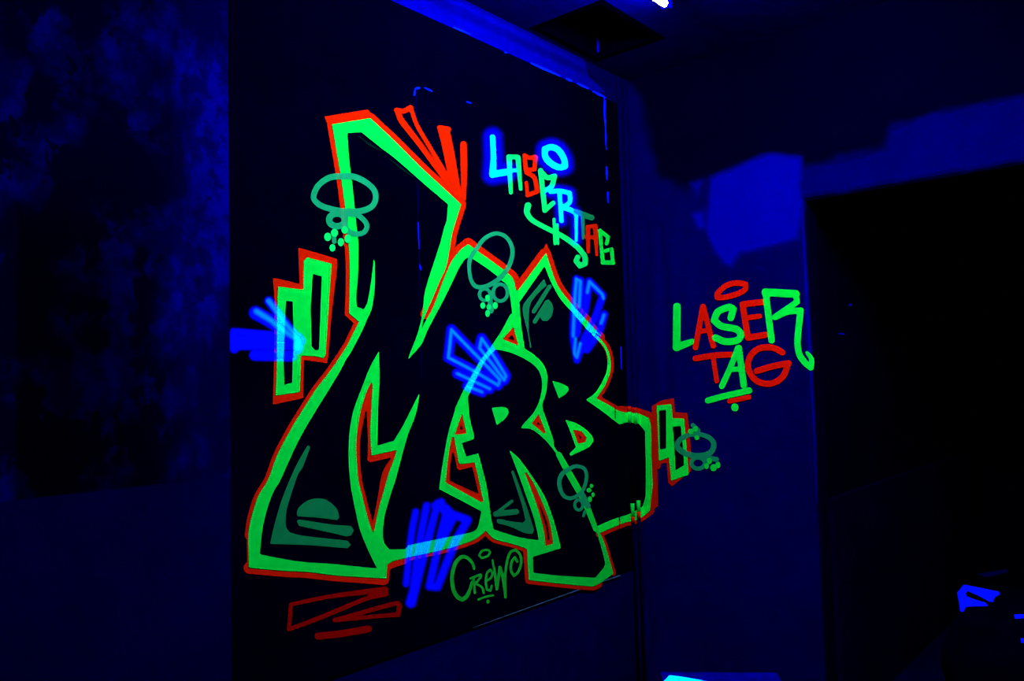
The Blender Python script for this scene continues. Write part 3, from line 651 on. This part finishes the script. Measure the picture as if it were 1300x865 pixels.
wh = [S('W', 120, 385,150, 560,250, 860,460), S('W', 70, 530,20, 700,250, 860,450), S('W', 80, 150,370, 150,540), S('W', 60, 150,360, 500,390, 760,410), S('W', 75, 150,440, 780,445), S('W', 75, 150,510, 780,510), S('W', 95, 375,615, 780,625), S('W', 110, 840,430, 840,540)]
burst((345, 430), 'blue fan of strokes over the leftmost green boxes at the board edge', wh, wc, 3.0, 2.6)

# ================================================================== TABLE with paper, bag
tz = .75
p1 = on(822, 866, 2, tz); p2 = on(985, 853, 2, tz); p3 = on(860, 850.5, 2, tz)
TAB = paint('table_laminate', (0, 0, .07), .5)
# table top: far edge runs across the view, seen as the blue band at the bottom of the frame
fa = on(838, 853, 2, tz); fb = on(1000, 854, 2, tz)
dx = (fb-fa); dx.z = 0; L_ = (on(985, 853, 2, tz)-fa).length; dxn = dx.normalized(); nn = Vector((dxn.y, -dxn.x, 0))
if nn.dot(Vector((fa.x, fa.y, 0))) > 0: nn = -nn
fb = fa + dxn*L_
t = empty('table', (fa.x+dxn.x*L_/2+nn.x*.15, fa.y+dxn.y*L_/2+nn.y*.15, 0), 'small blue-lit table at the bottom edge in front of the corner', 'table')
def obox(u0, u1, v0, v1, z0, z1, bv=.004):
    bm = bmesh.new(); add_box(bm, (u0, v0, z0), (u1, v1, z1)); bevel(bm, bv, 2)
    for v in bm.verts:
        q = fa + dxn*v.co.x + nn*v.co.y; v.co = Vector((q.x, q.y, v.co.z))
    bmesh.ops.recalc_face_normals(bm, faces=bm.faces)
    return bm
from_bm('tabletop', obox(0, L_, 0, .42, tz-.025, tz), TAB, t)
for u in (.015, L_-.05):
    for v in (.015, .37): from_bm('leg', obox(u, u+.035, v, v+.035, 0, tz-.025), PIPE, t)
from_bm('apron', obox(.03, L_-.03, .03, .39, tz-.1, tz-.025), PIPE, t)
a = on(850, 857.5, 2, tz+.002); b = on(905, 866, 2, tz+.002)
du = (b-a).normalized(); dv = Vector((du.y, -du.x, 0)); dv = dv if dv.dot(a-EYE) < 0 else -dv
bm = bmesh.new()
for i in range(9):
    for j in range(7):
        q = a + du*(.21*i/8) + dv*(.297*j/6); bm.verts.new((q.x, q.y, tz+.002+.001*math.sin(i*1.1)*math.cos(j)))
bm.verts.ensure_lookup_table()
for i in range(8):
    for j in range(6): bm.faces.new([bm.verts[i*7+j], bm.verts[(i+1)*7+j], bm.verts[(i+1)*7+j+1], bm.verts[i*7+j+1]])
bmesh.ops.recalc_face_normals(bm, faces=bm.faces)
r = bmesh.ops.solidify(bm, geom=list(bm.faces), thickness=.0006)
tag(from_bm('paper_sheet', bm, paint('fluorescent_paper', (0, .95, .95), .02)), 'brilliant cyan sheet of paper lying on the table at the bottom edge', 'paper')

# dark bag with a bright strap loop, on a low crate in the doorway
bx = EX - .42; q = on(1250, 775, 0, bx); zt = on(1240, 770, 0, bx).z
DK = plaster('black_canvas', (0, 0, .001), (0, 0, .003), 6); DK2 = plaster('dark_crate', (0, 0, .001), (0, 0, .003), 4)
def P(x, y, d=0): return on(x, y, 0, bx-d)
yc = P(1262, 780).y
cr_ = empty('crate', (bx+.2, yc, 0), 'dark crate in front of the doorway under the bag', 'crate')
ct = zt - .38
for k in range(5):
    z0 = .02 + k*(ct-.06)/5
    bm = bmesh.new(); add_box(bm, (bx, yc-.27, z0), (bx+.012, yc+.22, z0+(ct-.1)/5*.86)); from_bm('slat', bm, DK2, cr_); bm = bmesh.new(); add_box(bm, (bx+.388, yc-.27, z0), (bx+.4, yc+.22, z0+(ct-.1)/5*.86)); from_bm('slat', bm, DK2, cr_)
for yy in (yc-.27, yc+.19):
    for xx in (bx+.012, bx+.358):
        bm = bmesh.new(); add_box(bm, (xx, yy, 0), (xx+.03, yy+.03, ct-.012)); from_bm('post', bm, DK2, cr_)
bm = bmesh.new(); add_box(bm, (bx, yc-.27, ct-.012), (bx+.4, yc+.22, ct)); from_bm('lid', bm, DK2, cr_)
bg = empty('bag', (bx+.2, yc, ct), 'dark bulky bag with bright blue strap loops in front of the doorway', 'bag')
bm = bmesh.new(); bmesh.ops.create_icosphere(bm, subdivisions=4, radius=1)
for v in bm.verts:
    x, y, z = v.co; s = lambda a, e: math.copysign(abs(a)**e, a)
    x, y, z = s(x, .6), s(y, .6), s(z, .55)
    w = 1 - .18*max(0, z)
    wr_ = 1 + .03*math.sin(9*y+4*z) + .02*math.sin(15*z+3*x)
    v.co = (bx+.2+x*.16*w*wr_, yc+y*.2*w*wr_, ct+.17+z*.17)
from_bm('body', bm, DK, bg, smooth=True)
STR = paint('fluorescent_webbing', (0, .01, .9), .1)
def strap(pts, w, d=.03, mat=STR, nm='strap'):
    bm = bmesh.new(); fr = []; 
    n = len(pts)
    P3 = [P(x, y, d_) for x, y, d_ in pts]
    for i, p in enumerate(P3):
        tt = (P3[min(i+1, n-1)]-P3[max(i-1, 0)]).normalized(); side = tt.cross(Vector((1, 0, 0))).normalized()
        ww = w[i] if isinstance(w, (list, tuple)) else w
        fr.append([bm.verts.new(p+side*ww/2), bm.verts.new(p-side*ww/2), bm.verts.new(p-side*ww/2+Vector((.004, 0, 0))), bm.verts.new(p+side*ww/2+Vector((.004, 0, 0)))])
    for i in range(n-1):
        for k in range(4): bm.faces.new((fr[i][k], fr[i][(k+1) % 4], fr[i+1][(k+1) % 4], fr[i+1][k]))
    bm.faces.new(fr[0][::-1]); bm.faces.new(fr[-1]); bmesh.ops.recalc_face_normals(bm, faces=bm.faces)
    o = from_bm(nm, bm, mat, bg); tag(o, 'bright blue webbing strap'); return o
def patch(pts, mat, nm, d=0, th=.006):
    bm = bmesh.new(); P3 = [P(1180+x/5.583, 710+y/5.583, d) for x, y in pts]
    f = [bm.verts.new(p) for p in P3]; g = [bm.verts.new(p+Vector((th, 0, 0))) for p in P3]; n = len(f)
    from mathutils.geometry import tessellate_polygon
    for a_, b_, c_ in tessellate_polygon([[Vector((p.y, p.z, 0)) for p in P3]]):
        bm.faces.new((f[a_], f[b_], f[c_])); bm.faces.new((g[c_], g[b_], g[a_]))
    for k in range(n): bm.faces.new((f[k], f[(k+1) % n], g[(k+1) % n], g[k]))
    bmesh.ops.recalc_face_normals(bm, faces=bm.faces)
    return tag(from_bm(nm, bm, mat, bg), 'bright blue webbing')
patch([(240,185),(370,210),(490,235),(497,252),(462,272),(450,305),(425,303),(350,262),(270,228),(255,245),(262,268),(330,295),(395,312),(412,335),(330,335),(260,340),(240,375),(218,372),(208,300),(195,240)], STR, 'folded_strap')
tag(patch([(340,108),(440,92),(545,76),(552,95),(480,112),(400,130)], paint('dull_webbing', (0, 0, .02)), 'strap_end', -.1), 'dull blue strap end')
strap([(1288, 783.5, 0), (1296, 783, 0), (1308, 783, 0), (1310, 800, 0), (1306, 814, 0), (1296, 814, 0)], .013)

# glints beyond the doorway, put in as pale flecks on the passage wall
FL = paint('pale_fleck', (0, 0, .35), .4); wp = bpy.data.objects['wall_passage']
def fleck(x, y, w, h, a, mat=FL):
    bm = bmesh.new(); v = []
    for k in range(9):
        t_ = 2*math.pi*k/9; rr = 1+.25*math.sin(k*2.3+x)
        dx_, dy_ = w*math.cos(t_)*rr, h*math.sin(t_)*rr
        q = on(x+dx_*math.cos(a)-dy_*math.sin(a), y+dx_*math.sin(a)+dy_*math.cos(a), 1, DY); v.append(bm.verts.new((q.x, DY-.002, q.z)))
    bm.faces.new(v); r_ = bmesh.ops.extrude_face_region(bm, geom=list(bm.faces))
    for e_ in r_['geom']:
        if isinstance(e_, bmesh.types.BMVert): e_.co.y += .0018
    bmesh.ops.recalc_face_normals(bm, faces=bm.faces)
    from_bm('glint_fleck', bm, mat, wp)
for a in ((1081, 276, 4.5, 1.8, .5), (1074, 272, 1.6, 2, 0), (1087, 282, 1.2, 3, 0), (1072, 311, 5, 1.4, .2), (1091, 318.5, 3, 2.2, 0), (1079, 387.5, 2, 1.6, 0), (1068, 424, 4, 1.2, 0)): fleck(*a)
